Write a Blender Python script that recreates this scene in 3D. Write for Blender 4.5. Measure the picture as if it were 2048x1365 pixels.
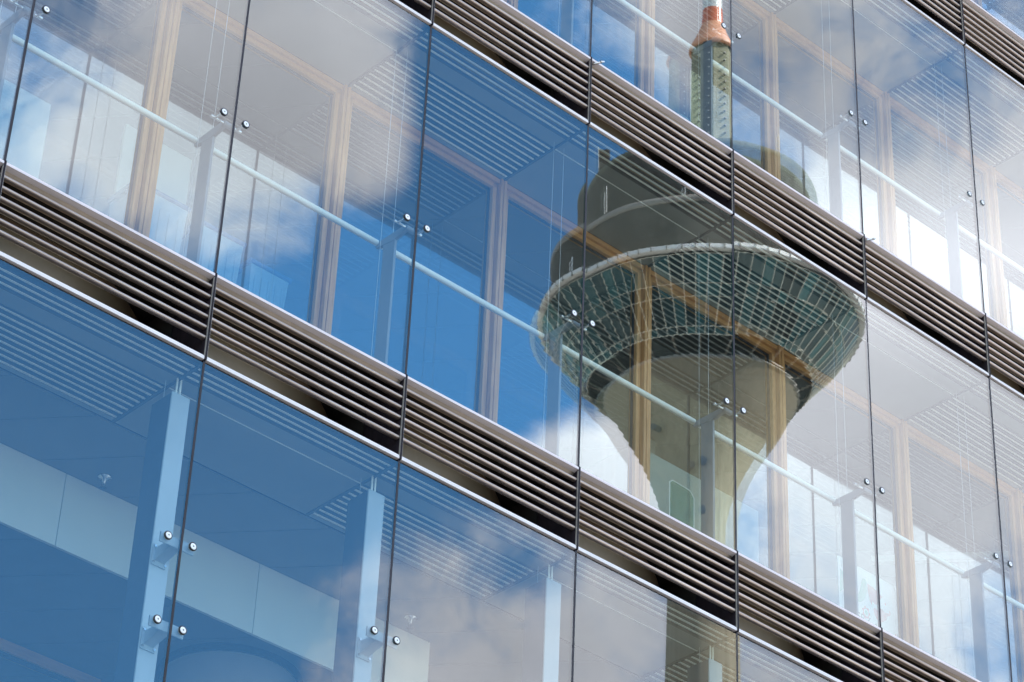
import bpy, math, random
from mathutils import Vector, Matrix

# ------------------------------------------------------------------ camera, sky, sun, exposure
for o in list(bpy.data.objects):
    bpy.data.objects.remove(o)
SC = bpy.context.scene
COL = SC.collection
GZ = 11.0                                   # height of the first visible floor line above the ground
cam_d = bpy.data.cameras.new('camera')
cam = bpy.data.objects.new('camera', cam_d)
COL.objects.link(cam)
cr = Vector((0.73407538, -0.67797648, 0.03848662))
cu = Vector((-0.40955225, -0.3968083, 0.82146828))
cf = Vector((0.54166436, 0.61878192, 0.568954))
CP = Vector((-7.23027525, -10.96687847, -9.38678034 + GZ))
m = Matrix((cr, cu, -cf)).transposed().to_4x4()
m.translation = CP
cam.matrix_world = m
cam_d.sensor_width = 36
cam_d.lens = 94.756
cam_d.clip_start = 0.2
cam_d.clip_end = 6000
SC.camera = cam
SC.view_settings.view_transform = 'Standard'
SC.view_settings.look = 'None'
SC.view_settings.gamma = 1
SC.view_settings.exposure = 1.95
SC.view_settings.use_curve_mapping = False
SC.cycles.transparent_max_bounces = 24
SC.cycles.max_bounces = 12
SC.cycles.glossy_bounces = 7
SC.cycles.diffuse_bounces = 4
SC.cycles.use_denoising = True
SC.cycles.caustics_reflective = False
SC.cycles.caustics_refractive = False

SUN = Vector((0.40, 0.60, 0.66)).normalized()
SUN_EL = math.asin(SUN.z)
SUN_ROT = math.atan2(SUN.x, SUN.y)
SKY_STRENGTH = 0.12

world = bpy.data.worlds.new("World")
SC.world = world
world.use_nodes = True
NT = world.node_tree
NT.nodes.clear()


class G:
    """tiny helper for node graphs"""
    def __init__(s, nt):
        s.nt = nt

    def n(s, t, **k):
        nd = s.nt.nodes.new(t)
        for a, b in k.items():
            setattr(nd, a, b)
        return nd

    def put(s, sock, v):
        if isinstance(v, bpy.types.NodeSocket):
            s.nt.links.new(v, sock)
        elif v is not None:
            sock.default_value = v

    def m(s, op, a, b=None, c=None, clamp=False):
        nd = s.n('ShaderNodeMath', operation=op, use_clamp=clamp)
        for i, v in enumerate((a, b, c)):
            if v is not None:
                s.put(nd.inputs[i], v)
        return nd.outputs[0]

    def dot(s, v, w):
        nd = s.n('ShaderNodeVectorMath', operation='DOT_PRODUCT')
        s.put(nd.inputs[0], v)
        nd.inputs[1].default_value = w
        return nd.outputs['Value']

    def noise(s, vec, scale, detail=4, rough=0.55, dist=0.0, lac=2.0):
        nd = s.n('ShaderNodeTexNoise')
        s.put(nd.inputs['Vector'], vec)
        nd.inputs['Scale'].default_value = scale
        nd.inputs['Detail'].default_value = detail
        nd.inputs['Roughness'].default_value = rough
        nd.inputs['Distortion'].default_value = dist
        return nd.outputs['Fac']

    def mix(s, f, a, b):
        nd = s.n('ShaderNodeMix', data_type='RGBA')
        s.put(nd.inputs[0], f)
        s.put(nd.inputs[6], a)
        s.put(nd.inputs[7], b)
        return nd.outputs[2]

    def smooth(s, v, lo, hi, a=0.0, b=1.0):
        nd = s.n('ShaderNodeMapRange', interpolation_type='SMOOTHSTEP')
        s.put(nd.inputs['Value'], v)
        nd.inputs['From Min'].default_value = lo
        nd.inputs['From Max'].default_value = hi
        nd.inputs['To Min'].default_value = a
        nd.inputs['To Max'].default_value = b
        return nd.outputs['Result']


g = G(NT)
tc = g.n('ShaderNodeTexCoord')
DIR = tc.outputs['Generated']
sky = g.n('ShaderNodeTexSky', sky_type='NISHITA')
sky.sun_disc = False
sky.sun_elevation = SUN_EL
sky.sun_rotation = SUN_ROT
sky.air_density = 1.0
sky.dust_density = 0.2
sky.ozone_density = 3.0
hsv = g.n('ShaderNodeHueSaturation')
hsv.inputs['Saturation'].default_value = 1.10
hsv.inputs['Value'].default_value = 0.93
NT.links.new(sky.outputs['Color'], hsv.inputs['Color'])
# clouds: banks placed by direction in the part of the sky behind the tower
e1 = (0.73407538, 0.67797648, 0.03848662)
e2 = (-0.40955225, 0.3968083, 0.82146828)
U = g.m('MULTIPLY', g.dot(DIR, e1), 5.264)
V = g.m('MULTIPLY', g.dot(DIR, e2), 5.264)


def bank(px, py, sx, sy, w):
    u0, v0, a, b = (px - 1024) / 1024, (682 - py) / 1024, sx / 1024, sy / 1024
    du = g.m('MULTIPLY', g.m('SUBTRACT', U, u0), 1 / a)
    dv = g.m('MULTIPLY', g.m('SUBTRACT', V, v0), 1 / b)
    q = g.m('ADD', g.m('MULTIPLY', du, du), g.m('MULTIPLY', dv, dv))
    return g.m('MULTIPLY', g.m('EXPONENT', g.m('MULTIPLY', q, -1.0)), w)


B = None
for args in [(980, 330, 300, 420, -0.70), (150, 930, 560, 330, -0.75), (850, 760, 300, 260, -0.55),
             (1310, 60, 220, 190, 0.34), (1600, 130, 220, 200, 0.12),
             (620, 130, 230, 250, 0.34), (760, 300, 100, 200, 0.42), (60, 170, 260, 260, -0.04), (130, 330, 330, 150, 0.14), (380, 230, 260, 200, 0.24), (1180, 930, 190, 110, 0.75),
             (1900, 720, 380, 430, 0.66), (1720, 170, 300, 150, -0.14), (1080, 1330, 420, 150, 0.24), (430, 1260, 230, 150, -0.45)]:
    b = bank(*args)
    B = b if B is None else g.m('ADD', B, b)
fbm = g.noise(DIR, 9.0, 7, 0.58, 0.35)
fine = g.noise(DIR, 30.0, 7, 0.66, 0.8)
dens = g.m('ADD', g.m('ADD', B, 0.57), g.m('ADD', g.m('MULTIPLY', g.m('SUBTRACT', fbm, 0.5), 1.15),
                                           g.m('MULTIPLY', g.m('SUBTRACT', fine, 0.5), 0.62)))
mask = g.smooth(dens, 0.36, 0.86)
shade = g.noise(DIR, 6.0, 5, 0.5, 0.2)
bright = g.m('ADD', g.smooth(shade, 0.3, 0.7, 0.66, 0.92), g.m('ADD', bank(1880, 520, 330, 150, 0.36), g.m('ADD', bank(200, 300, 460, 330, -0.30), g.m('ADD', bank(1450, 110, 330, 210, -0.26), bank(1000, 1330, 600, 200, -0.20)))))
cc = g.n('ShaderNodeVectorMath', operation='SCALE')
cc.inputs[0].default_value = (6.6, 6.35, 6.6)
g.put(cc.inputs['Scale'], bright)
# thin veil low over the horizon and over the whole sky
tn = g.n('ShaderNodeMix', data_type='RGBA', blend_type='MULTIPLY')
tn.inputs[0].default_value = 1.0
NT.links.new(hsv.outputs['Color'], tn.inputs[6])
tn.inputs[7].default_value = (0.60, 0.94, 0.98, 1)
skyc = g.mix(g.m('MULTIPLY', mask, 0.93), tn.outputs[2], cc.outputs[0])
bg = g.n('ShaderNodeBackground')
bg.inputs['Strength'].default_value = SKY_STRENGTH
NT.links.new(skyc, bg.inputs['Color'])
wo = g.n('ShaderNodeOutputWorld')
NT.links.new(bg.outputs[0], wo.inputs['Surface'])

sl = bpy.data.lights.new('sun', 'SUN')
sl.energy = 3.6
sl.angle = math.radians(0.53)
sl.color = (1.0, 0.95, 0.88)
so = bpy.data.objects.new('sun', sl)
COL.objects.link(so)
so.rotation_euler = (-SUN).to_track_quat('-Z', 'Y').to_euler()
so.location = SUN * 100

# ------------------------------------------------------------------ materials
MATS = {}


def pmat(name, col, rough=0.5, metal=0.0, var=0.0, scale=8.0, stretch=(1, 1, 1), bump=0.0, spec=0.5, col2=None, coat=0.0, lo=0.3, hi=0.7):
    mt = bpy.data.materials.new(name)
    mt.use_nodes = True
    q = G(mt.node_tree)
    bs = mt.node_tree.nodes['Principled BSDF']
    bs.inputs['Roughness'].default_value = rough
    bs.inputs['Metallic'].default_value = metal
    bs.inputs['Specular IOR Level'].default_value = spec
    bs.inputs['Coat Weight'].default_value = coat
    c = (*col, 1)
    if var or col2:
        t = q.n('ShaderNodeTexCoord')
        mp = q.n('ShaderNodeMapping')
        mp.inputs['Scale'].default_value = stretch
        q.put(mp.inputs[0], t.outputs['Object'])
        f = q.noise(mp.outputs[0], scale, 5, 0.6, 0.3)
        b = (*col2, 1) if col2 else tuple(min(1, x * (1 - var)) for x in col) + (1,)
        out = q.mix(q.smooth(f, lo, hi), b, c)
        q.put(bs.inputs['Base Color'], out)
        if rough > 0.15:
            q.put(bs.inputs['Roughness'], q.smooth(f, lo, hi, min(1, rough * 1.15), rough * 0.9))
        if bump:
            bp = q.n('ShaderNodeBump')
            bp.inputs['Strength'].default_value = 1.0
            bp.inputs['Distance'].default_value = bump
            q.put(bp.inputs['Height'], f)
            q.put(bs.inputs['Normal'], bp.outputs[0])
    else:
        bs.inputs['Base Color'].default_value = c
    MATS[name] = mt
    return mt


def glassmat(name, r0, tint, gl=(0.93, 0.97, 1.0), rough=0.0, dirt=0.0):
    mt = bpy.data.materials.new(name)
    mt.use_nodes = True
    nt = mt.node_tree
    nt.nodes.clear()
    q = G(nt)
    lw = q.n('ShaderNodeLayerWeight')
    lw.inputs[0].default_value = 0.5
    f = q.m('ADD', q.m('MULTIPLY', q.m('POWER', lw.outputs['Facing'], 5.0), 1 - r0), r0)
    tr = q.n('ShaderNodeBsdfTransparent')
    tr.inputs[0].default_value = (*tint, 1)
    gs = q.n('ShaderNodeBsdfGlossy')
    gs.inputs['Color'].default_value = (*gl, 1)
    gs.inputs['Roughness'].default_value = rough
    mx = q.n('ShaderNodeMixShader')
    q.put(mx.inputs[0], f)
    q.put(mx.inputs[1], tr.outputs[0])
    q.put(mx.inputs[2], gs.outputs[0])
    last = mx.outputs[0]
    if dirt:
        t = q.n('ShaderNodeTexCoord')
        mp = q.n('ShaderNodeMapping')
        mp.inputs['Scale'].default_value = (26, 1, 1.1)
        q.put(mp.inputs[0], t.outputs['Object'])
        f1 = q.noise(mp.outputs[0], 1.6, 4, 0.6, 0.4)
        f2 = q.noise(t.outputs['Object'], 1.3, 3, 0.6)
        d = q.m('MULTIPLY', q.m('MULTIPLY', q.smooth(f1, 0.35, 0.8), q.smooth(f2, 0.3, 0.75, 0.3, 1.0)), dirt)
        df = q.n('ShaderNodeBsdfDiffuse')
        df.inputs[0].default_value = (0.55, 0.54, 0.5, 1)
        m2 = q.n('ShaderNodeMixShader')
        q.put(m2.inputs[0], d)
        q.put(m2.inputs[1], last)
        q.put(m2.inputs[2], df.outputs[0])
        last = m2.outputs[0]
    o = q.n('ShaderNodeOutputMaterial')
    q.put(o.inputs['Surface'], last)
    MATS[name] = mt
    return mt


glassmat('glass_coated', 0.195, (0.90, 0.97, 0.97), dirt=0.010)
glassmat('glass_back', 0.035, (0.98, 1.0, 0.99))
glassmat('glass_window', 0.31, (0.82, 0.88, 0.88), gl=(0.9, 0.96, 1.0), dirt=0.010)
glassmat('glass_clear', 0.07, (0.72, 0.88, 0.84))
pmat('glass_edge', (0.02, 0.05, 0.05), 0.2)
pmat('gasket', (0.018, 0.012, 0.02), 0.5, var=0.4, scale=3)
pmat('wood', (0.70, 0.36, 0.15), 0.45, col2=(0.46, 0.22, 0.085), var=0.3, scale=3.2, stretch=(9, 9, 0.7), bump=0.0004)
pmat('wood_rail', (0.62, 0.30, 0.10), 0.5, col2=(0.48, 0.24, 0.085), var=0.3, scale=3.2, stretch=(0.7, 9, 9), bump=0.0004)
pmat('wood_groove', (0.10, 0.055, 0.04), 0.6)
pmat('steel_paint', (0.24, 0.27, 0.32), 0.38, var=0.12, scale=3, stretch=(1, 1, .4))
pmat('steel_pale', (0.46, 0.53, 0.59), 0.42, var=0.16, scale=2.5, stretch=(1, 1, .35))
pmat('steel_shaded', (0.05, 0.07, 0.10), 0.45, var=0.12, scale=3)
pmat('rail_paint', (0.86, 0.86, 0.82), 0.3, var=0.06, scale=5)
pmat('stainless', (0.72, 0.72, 0.72), 0.22, metal=1.0)
pmat('button_white', (0.86, 0.86, 0.90), 0.25)
pmat('rubber', (0.015, 0.013, 0.02), 0.5)
pmat('soffit_white', (0.29, 0.295, 0.28), 0.55, var=0.05, scale=2)
pmat('soffit_edge', (0.05, 0.055, 0.06), 0.5)
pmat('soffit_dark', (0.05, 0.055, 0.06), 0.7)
pmat('slat_light', (0.93, 0.94, 0.90), 0.35)
pmat('louvre', (0.60, 0.50, 0.45), 0.27, metal=0.75, col2=(0.44, 0.355, 0.315), var=0.3, scale=5, stretch=(0.3, 1.5, 1.5), lo=0.3, hi=0.7)
pmat('sill', (0.84, 0.78, 0.79), 0.35, var=0.12, scale=4, stretch=(0.6, 5, 5))
pmat('sill_upper', (0.80, 0.71, 0.73), 0.35, metal=0.0, var=0.15, scale=4, stretch=(0.6, 5, 5))
pmat('flashing', (0.25, 0.20, 0.165), 0.32, metal=0.6, var=0.25, scale=3)
pmat('housing', (0.62, 0.46, 0.31), 0.33, metal=0.8, col2=(0.52, 0.38, 0.26), var=0.2, scale=4, spec=0.4)
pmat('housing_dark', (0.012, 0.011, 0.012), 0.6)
pmat('fin', (0.022, 0.015, 0.022), 0.6, metal=0.0, spec=0.25, var=0.4, scale=6, stretch=(3, 3, 1))
pmat('fin_lit_edge', (0.45, 0.42, 0.38), 0.4, metal=0.5)
pmat('ceiling', (0.19, 0.20, 0.205), 0.6, var=0.05, scale=1.5)
pmat('ceiling_gap', (0.05, 0.06, 0.07), 0.8)
pmat('fascia', (0.66, 0.68, 0.65), 0.5, var=0.05, scale=2)
pmat('room_wall', (0.42, 0.43, 0.43), 0.7, var=0.08, scale=1)
pmat('room_floor', (0.30, 0.29, 0.27), 0.5, var=0.15, scale=1)
pmat('plaster_column', (0.88, 0.90, 0.92), 0.6, var=0.06, scale=2)
pmat('cable', (0.62, 0.64, 0.66), 0.35, metal=0.3)
pmat('panel_pale', (0.72, 0.76, 0.75), 0.5, var=0.06, scale=1.5)
pmat('granite', (0.16, 0.15, 0.15), 0.5, var=0.4, scale=30)
pmat('ground', (0.30, 0.28, 0.245), 0.85, var=0.3, scale=0.6)
pmat('roof_gravel', (0.25, 0.24, 0.22), 0.9, var=0.3, scale=10)
pmat('tub_plastic', (0.50, 0.66, 0.82), 0.3, var=0.15, scale=5)
pmat('tub_lid', (0.05, 0.15, 0.42), 0.3)
pmat('red_box', (0.62, 0.10, 0.08), 0.5, var=0.2, scale=5)
pmat('paper_white', (0.86, 0.87, 0.87), 0.5)
pmat('print_green', (0.10, 0.50, 0.30), 0.5)
pmat('print_red', (0.75, 0.12, 0.10), 0.5)
pmat('print_grey', (0.12, 0.13, 0.14), 0.5)
# tower
pmat('tower_concrete', (0.36, 0.295, 0.20), 0.85, col2=(0.23, 0.185, 0.12), var=0.3, scale=1.0, stretch=(3.2, 3.2, 0.05), lo=0.25, hi=0.75)
pmat('tower_drum', (0.085, 0.074, 0.056), 0.85, col2=(0.045, 0.04, 0.03), var=0.3, scale=0.35, stretch=(1, 1, 0.5))
pmat('tower_mast', (0.36, 0.345, 0.23), 0.8, col2=(0.27, 0.26, 0.17), var=0.3, scale=0.8, stretch=(1, 1, 0.3))
pmat('tower_trim', (0.90, 0.88, 0.84), 0.5)
pmat('tower_mullion', (0.60, 0.56, 0.46), 0.5)
pmat('tower_edge', (0.30, 0.27, 0.23), 0.6)
pmat('tower_roof', (0.17, 0.17, 0.12), 0.85, col2=(0.10, 0.10, 0.07), var=0.3, scale=0.5)
pmat('tower_void', (0.035, 0.04, 0.042), 0.7)
pmat('antenna_red', (0.80, 0.20, 0.08), 0.25, coat=0.5)
pmat('antenna_pink', (0.90, 0.42, 0.24), 0.45)
pmat('antenna_white', (0.85, 0.84, 0.80), 0.25, coat=0.5)
pmat('dark_metal', (0.05, 0.05, 0.055), 0.5)
# restaurant glazing, tone differs a little from pane to pane
mt = pmat('tower_glass', (0.04, 0.10, 0.11), 0.10, spec=0.35)
q = G(mt.node_tree)
oi = q.n('ShaderNodeObjectInfo')
ramp = q.n('ShaderNodeValToRGB')
q.put(ramp.inputs[0], oi.outputs['Random'])
el = ramp.color_ramp.elements
el[0].position, el[0].color = 0.0, (0.004, 0.014, 0.018, 1)
el[1].position, el[1].color = 1.0, (0.04, 0.15, 0.155, 1)
e = el.new(0.55)
e.color = (0.015, 0.06, 0.07, 1)
e = el.new(0.8)
e.color = (0.03, 0.11, 0.12, 1)
q.put(mt.node_tree.nodes['Principled BSDF'].inputs['Base Color'], ramp.outputs[0])


for nm_ in ('louvre', 'soffit_white', 'ceiling', 'fascia', 'housing'):
    nt_ = MATS[nm_].node_tree
    bs_ = nt_.nodes['Principled BSDF']
    q = G(nt_)
    oi = q.n('ShaderNodeObjectInfo')
    sc_ = q.n('ShaderNodeVectorMath', operation='SCALE')
    src = bs_.inputs['Base Color'].links[0].from_socket
    q.put(sc_.inputs[0], src)
    q.put(sc_.inputs['Scale'], q.m('ADD', q.m('MULTIPLY', oi.outputs['Random'], 0.22 if nm_ == 'louvre' else 0.10), 0.84 if nm_ == 'louvre' else 0.92))
    q.put(bs_.inputs['Base Color'], sc_.outputs[0])


# ------------------------------------------------------------------ mesh helpers
class MB:
    def __init__(s):
        s.v, s.f, s.mi, s.sm, s.mats = [], [], [], [], []

    def slot(s, m):
        if m not in s.mats:
            s.mats.append(m)
        return s.mats.index(m)

    def add(s, vs, fs, m, smooth=False):
        o = len(s.v)
        s.v += [tuple(p) for p in vs]
        k = s.slot(m)
        for f in fs:
            s.f.append(tuple(i + o for i in f))
            s.mi.append(k)
            s.sm.append(smooth)
        return s

    def box(s, x0, x1, y0, y1, z0, z1, m, b=0.0):
        if b <= 0:
            vs = [(x, y, z) for x in (x0, x1) for y in (y0, y1) for z in (z0, z1)]
            fs = [(0, 1, 3, 2), (4, 6, 7, 5), (0, 4, 5, 1), (2, 3, 7, 6), (0, 2, 6, 4), (1, 5, 7, 3)]
            return s.add(vs, fs, m)
        # chamfered along its longest axis
        L = (x1 - x0, y1 - y0, z1 - z0)
        ax = L.index(max(L))
        lim = [(x0, x1), (y0, y1), (z0, z1)]
        o = [i for i in range(3) if i != ax]
        (a0, a1), (c0, c1) = lim[o[0]], lim[o[1]]
        prof = [(a0 + b, c0), (a1 - b, c0), (a1, c0 + b), (a1, c1 - b), (a1 - b, c1), (a0 + b, c1), (a0, c1 - b), (a0, c0 + b)]
        vs = []
        for t in lim[ax]:
            for p in prof:
                w = [0, 0, 0]
                w[ax], w[o[0]], w[o[1]] = t, p[0], p[1]
                vs.append(w)
        n = 8
        fs = [(i, (i + 1) % n, n + (i + 1) % n, n + i) for i in range(n)] + [tuple(range(n))[::-1], tuple(range(n, 2 * n))]
        return s.add(vs, fs, m)

    def tube(s, a, b, r, m, n=10, r2=None):
        a, b = Vector(a), Vector(b)
        r2 = r if r2 is None else r2
        d = (b - a).normalized()
        t = d.orthogonal().normalized()
        w = d.cross(t)
        vs = []
        for p, rr in ((a, r), (b, r2)):
            for i in range(n):
                an = 2 * math.pi * i / n
                vs.append(p + (t * math.cos(an) + w * math.sin(an)) * rr)
        s.add(vs, [(i, (i + 1) % n, n + (i + 1) % n, n + i) for i in range(n)], m, n >= 8)
        s.add(vs[:n], [tuple(range(n))[::-1]], m)
        s.add(vs[n:], [tuple(range(n))], m)
        return s

    def lathe(s, prof, m, n=64, smooth=True, a0=0.0, a1=2 * math.pi):
        full = abs(a1 - a0 - 2 * math.pi) < 1e-6
        k = n if full else n + 1
        vs = [(r * math.cos(a0 + (a1 - a0) * i / n), r * math.sin(a0 + (a1 - a0) * i / n), z) for r, z in prof for i in range(k)]
        fs = []
        for j in range(len(prof) - 1):
            for i in range(n):
                i2 = (i + 1) % k
                fs.append((j * k + i, j * k + i2, (j + 1) * k + i2, (j + 1) * k + i))
        return s.add(vs, fs, m, smooth)

    def prism(s, pts, y0, y1, m):
        """polygon in x,z pushed from y0 to y1"""
        n = len(pts)
        vs = [(x, y0, z) for x, z in pts] + [(x, y1, z) for x, z in pts]
        fs = [(i, (i + 1) % n, n + (i + 1) % n, n + i) for i in range(n)] + [tuple(range(n))[::-1], tuple(range(n, 2 * n))]
        return s.add(vs, fs, m)

    def prismx(s, pts, x0, x1, m, smooth=False):
        """polygon in y,z pushed from x0 to x1"""
        n = len(pts)
        vs = [(x0, y, z) for y, z in pts] + [(x1, y, z) for y, z in pts]
        s.add(vs, [(i, (i + 1) % n, n + (i + 1) % n, n + i) for i in range(n)], m, smooth)
        s.add(vs, [tuple(range(n))[::-1], tuple(range(n, 2 * n))], m)
        return s

    def mesh(s, name):
        me = bpy.data.meshes.new(name)
        me.from_pydata(s.v, [], s.f)
        for mm in s.mats:
            me.materials.append(MATS[mm])
        me.polygons.foreach_set('material_index', s.mi)
        me.polygons.foreach_set('use_smooth', s.sm)
        me.update()
        import bmesh
        bm = bmesh.new()
        bm.from_mesh(me)
        bmesh.ops.recalc_face_normals(bm, faces=bm.faces[:])
        bm.to_mesh(me)
        bm.free()
        return me


def link(name, me, parent=None, loc=(0, 0, 0), rot=(0, 0, 0)):
    o = bpy.data.objects.new(name, me)
    COL.objects.link(o)
    o.location = loc
    o.rotation_euler = rot
    o.parent = parent
    return o


def thing(name, label, cat, loc=(0, 0, 0), rot=(0, 0, 0), group=None, me=None):
    o = link(name, me, None, loc, rot)
    o['label'] = label
    o['category'] = cat
    if group:
        o['group'] = group
    return o


CACHE = {}


def cached(key, fn):
    if key not in CACHE:
        CACHE[key] = fn().mesh(key if isinstance(key, str) else key[0])
    return CACHE[key]


# ------------------------------------------------------------------ ground
gm = MB()
gm.add([(-2500, -2500, 0), (2500, -2500, 0), (2500, 2500, 0), (-2500, 2500, 0)], [(0, 1, 2, 3)], 'ground')
o = link('ground', gm.mesh('ground'))
o['kind'] = 'structure'

# ------------------------------------------------------------------ the building
W = 1.5
H = 3.5255
HB = 0.6176
GH = H - HB                # glass height 2.908
bld = thing('office_building', 'modern office building with point-fixed glass skin, brown louvre bands and timber windows', 'building')
U0, U1 = -3, 9             # bays built: from joint U0 to joint U1
rnd = random.Random(5)


def glass_pane(w, h, bow=0.0, seed=0, ripple=1.0):
    """front sheet very slightly bowed and rippled like real toughened glass"""
    r = random.Random(seed)
    b = MB()
    nx, nz = (16, 330) if ripple > 1.5 else (20, 90)
    a1, a2, a3 = (r.uniform(-1, 1) * 0.00016 for _ in range(3))
    p1, p2, p3 = (r.uniform(0, 6.28) for _ in range(3))
    cl, c_r = r.uniform(-1, 1) * 0.00016, r.uniform(-1, 1) * 0.00016
    rp = ripple * (1.6e-6 if ripple > 1.5 else 4e-6)
    lam = 0.043 if ripple > 1.5 else 0.16

    def y(u, v):
        x, z = u * w, v * h
        d = a1 * math.sin(math.pi * 2.2 * u + p1) + a2 * math.sin(2.6 * z + p2) * 0.8 + a3 * math.sin(1.9 * z + 3 * x + p3)
        d += rp * math.sin(2 * math.pi * z / lam + 2.0 * math.sin(3 * x + p1)) * (0.6 + 0.4 * math.sin(2 * z + p2))
        d += cl * math.exp(-x / 0.13) * (0.5 + math.sin(2.1 * z + p3)) + c_r * math.exp(-(w - x) / 0.13) * (0.5 + math.sin(1.7 * z + p1))
        d += bow * (u ** 1.6) * (z - 1.5)
        d += 0.00005 * math.sin(4 * math.pi * u + p2 + 0.7 * z)
        return d
    vs = [(i / nx * w, y(i / nx, j / nz), j / nz * h) for j in range(nz + 1) for i in range(nx + 1)]
    fs = [(j * (nx + 1) + i, j * (nx + 1) + i + 1, (j + 1) * (nx + 1) + i + 1, (j + 1) * (nx + 1) + i) for j in range(nz) for i in range(nx)]
    b.add(vs, fs, 'glass_coated', True)
    t = 0.014
    b.add([(0, t, 0), (w, t, 0), (w, t, h), (0, t, h)], [(3, 2, 1, 0)], 'glass_back')
    e = 0.0006
    c = [(0, e, 0), (w, e, 0), (w, e, h), (0, e, h), (0, t - e, 0), (w, t - e, 0), (w, t - e, h), (0, t - e, h)]
    b.add(c, [(0, 4, 5, 1), (1, 5, 6, 2), (2, 6, 7, 3), (3, 7, 4, 0)], 'glass_edge')
    me = bpy.data.meshes.new('glass_pane')
    me.from_pydata(b.v, [], b.f)
    for mm in b.mats:
        me.materials.append(MATS[mm])
    me.polygons.foreach_set('material_index', b.mi)
    me.polygons.foreach_set('use_smooth', b.sm)
    me.update()
    return me


TILT = {(1, 2): (0.0, -0.0028), (1, 3): (0.0, 0.0003), (0, 3): (0.0007, 0.0), (0, 2): (-0.0002, 0.0003), (0, 1): (0.0005, 0.0010), (-1, 2): (0.0, 0.0)}
BOW = {}
G2 = 0.009                 # half the joint


def slat_prof():
    # rounded nose, short body falling back
    pts = []
    for i in range(9):
        an = math.pi * (0.5 + 0.95 * i / 8)
        pts.append((0.010 + 0.010 * math.cos(an), 0.001 + 0.011 * math.sin(an)))
    pts += [(0.024, -0.0135), (0.036, -0.010), (0.036, 0.010)]
    return pts


def build_band(u, s):
    """louvre band under floor line s between joint u and u+1; local origin at the joint, on the floor line"""
    L0, L1 = 0.012, W - 0.012
    D = 0.37
    b = MB()
    pts = [(L0, D), (0.55, D)] + [(0.55 + 0.88 * t / 12, D + 0.30 * (t / 12) ** 2.4) for t in range(1, 13)]  # back curves away, shaped to give the bay its dark wedge of shade
    n = len(pts)
    vs = [(x, y, z) for z in (-HB + 0.03, -0.03) for x, y in pts]
    b.add(vs, [(i, i + 1, n + i + 1, n + i) for i in range(n - 1)], 'housing', True)
    b.box(L0, L1, 0.68, 0.69, -HB + 0.03, -0.03, 'housing_dark')  # near-black lining puts the shade behind the slats into the colour
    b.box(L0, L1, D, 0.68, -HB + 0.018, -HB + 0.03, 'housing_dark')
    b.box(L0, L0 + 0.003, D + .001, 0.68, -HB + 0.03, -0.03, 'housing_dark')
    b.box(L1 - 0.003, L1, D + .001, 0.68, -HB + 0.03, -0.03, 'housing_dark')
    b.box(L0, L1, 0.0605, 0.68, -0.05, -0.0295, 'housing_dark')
    b.box(L0, L1, 0.03, D, -HB + 0.012, -HB + 0.028, 'housing')
    o = link('louvre_housing', b.mesh('louvre_housing') if ('housing',) not in CACHE else CACHE[('housing',)], bld, (u * W, 0, s * H + GZ))
    CACHE[('housing',)] = o.data
    sm = cached('louvre_slat', lambda: MB().prismx(slat_prof(), L0, L1, 'louvre', True))
    for k in range(6):
        link('louvre_slat', sm, o, (0, 0, -0.091 - 0.0735 * k + rnd.uniform(-.0012, .0012)), (rnd.uniform(-.03, .03), 0, 0))
    ts = cached('upper_sill', lambda: MB().prismx([(-0.012, -0.022), (-0.012, -0.004), (0.0, -0.001), (0.06, -0.001), (0.06, -0.03), (0.028, -0.03), (0.0, -0.024)], L0 - .004, L1 + .004, 'sill_upper'))
    link('upper_sill', ts, o)
    fl = cached('flashing', lambda: MB().prismx([(0.028, -0.03), (0.06, -0.03), (0.06, -0.075), (0.052, -0.075), (0.040, -0.052)], L0, L1, 'flashing'))
    link('flashing', fl, o)
    bs = cached('lower_sill', lambda: MB().prismx([(0.03, -HB + 0.036), (0.012, -HB + 0.036), (-0.004, -HB + 0.026), (-0.010, -HB + 0.012), (-0.008, -HB - 0.002), (0.03, -HB - 0.002)], L0 - .004, L1 + .004, 'sill'))
    link('lower_sill', bs, o)
    rt = cached('shadow_gap', lambda: MB().prismx([(0.016, -HB - 0.003), (0.05, -HB - 0.003), (0.05, -HB - 0.024), (0.016, -HB - 0.024)], 0.0015, W - 0.0015, 'rubber'))  # black strip stands in for the shadow gap below the sill
    link('shadow_gap_strip', rt, o)
    if s == 1 and u in (2, 4):      # small pivot pin that sticks out beside the fin
        pn = cached('pivot_pin', lambda: MB().tube((0.03, 0.02, -0.03), (0.07, -0.06, -0.03), 0.008, 'stainless').tube((0.05, -0.058, -0.036), (0.085, -0.058, -0.018), 0.006, 'stainless'))
        link('pivot_pin', pn, o)


def build_fin(u, s):
    def f():
        b = MB()
        b.box(-0.0075, -0.001, -0.014, 0.37, -HB - 0.004, 0.004, 'fin')
        b.box(0.001, 0.0065, -0.014, 0.37, -HB - 0.004, 0.004, 'fin')
        b.box(0.007, 0.009, -0.012, 0.0, -HB, 0.0, 'fin_lit_edge')  # paler strips paint the lit edges of the fin
        b.box(-0.0095, -0.008, -0.012, 0.0, -HB + 0.02, -0.03, 'fin_lit_edge')
        return b
    link('facade_fin', cached('facade_fin', f), bld, (u * W, 0, s * H + GZ))


WIN_Y = 0.90


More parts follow.
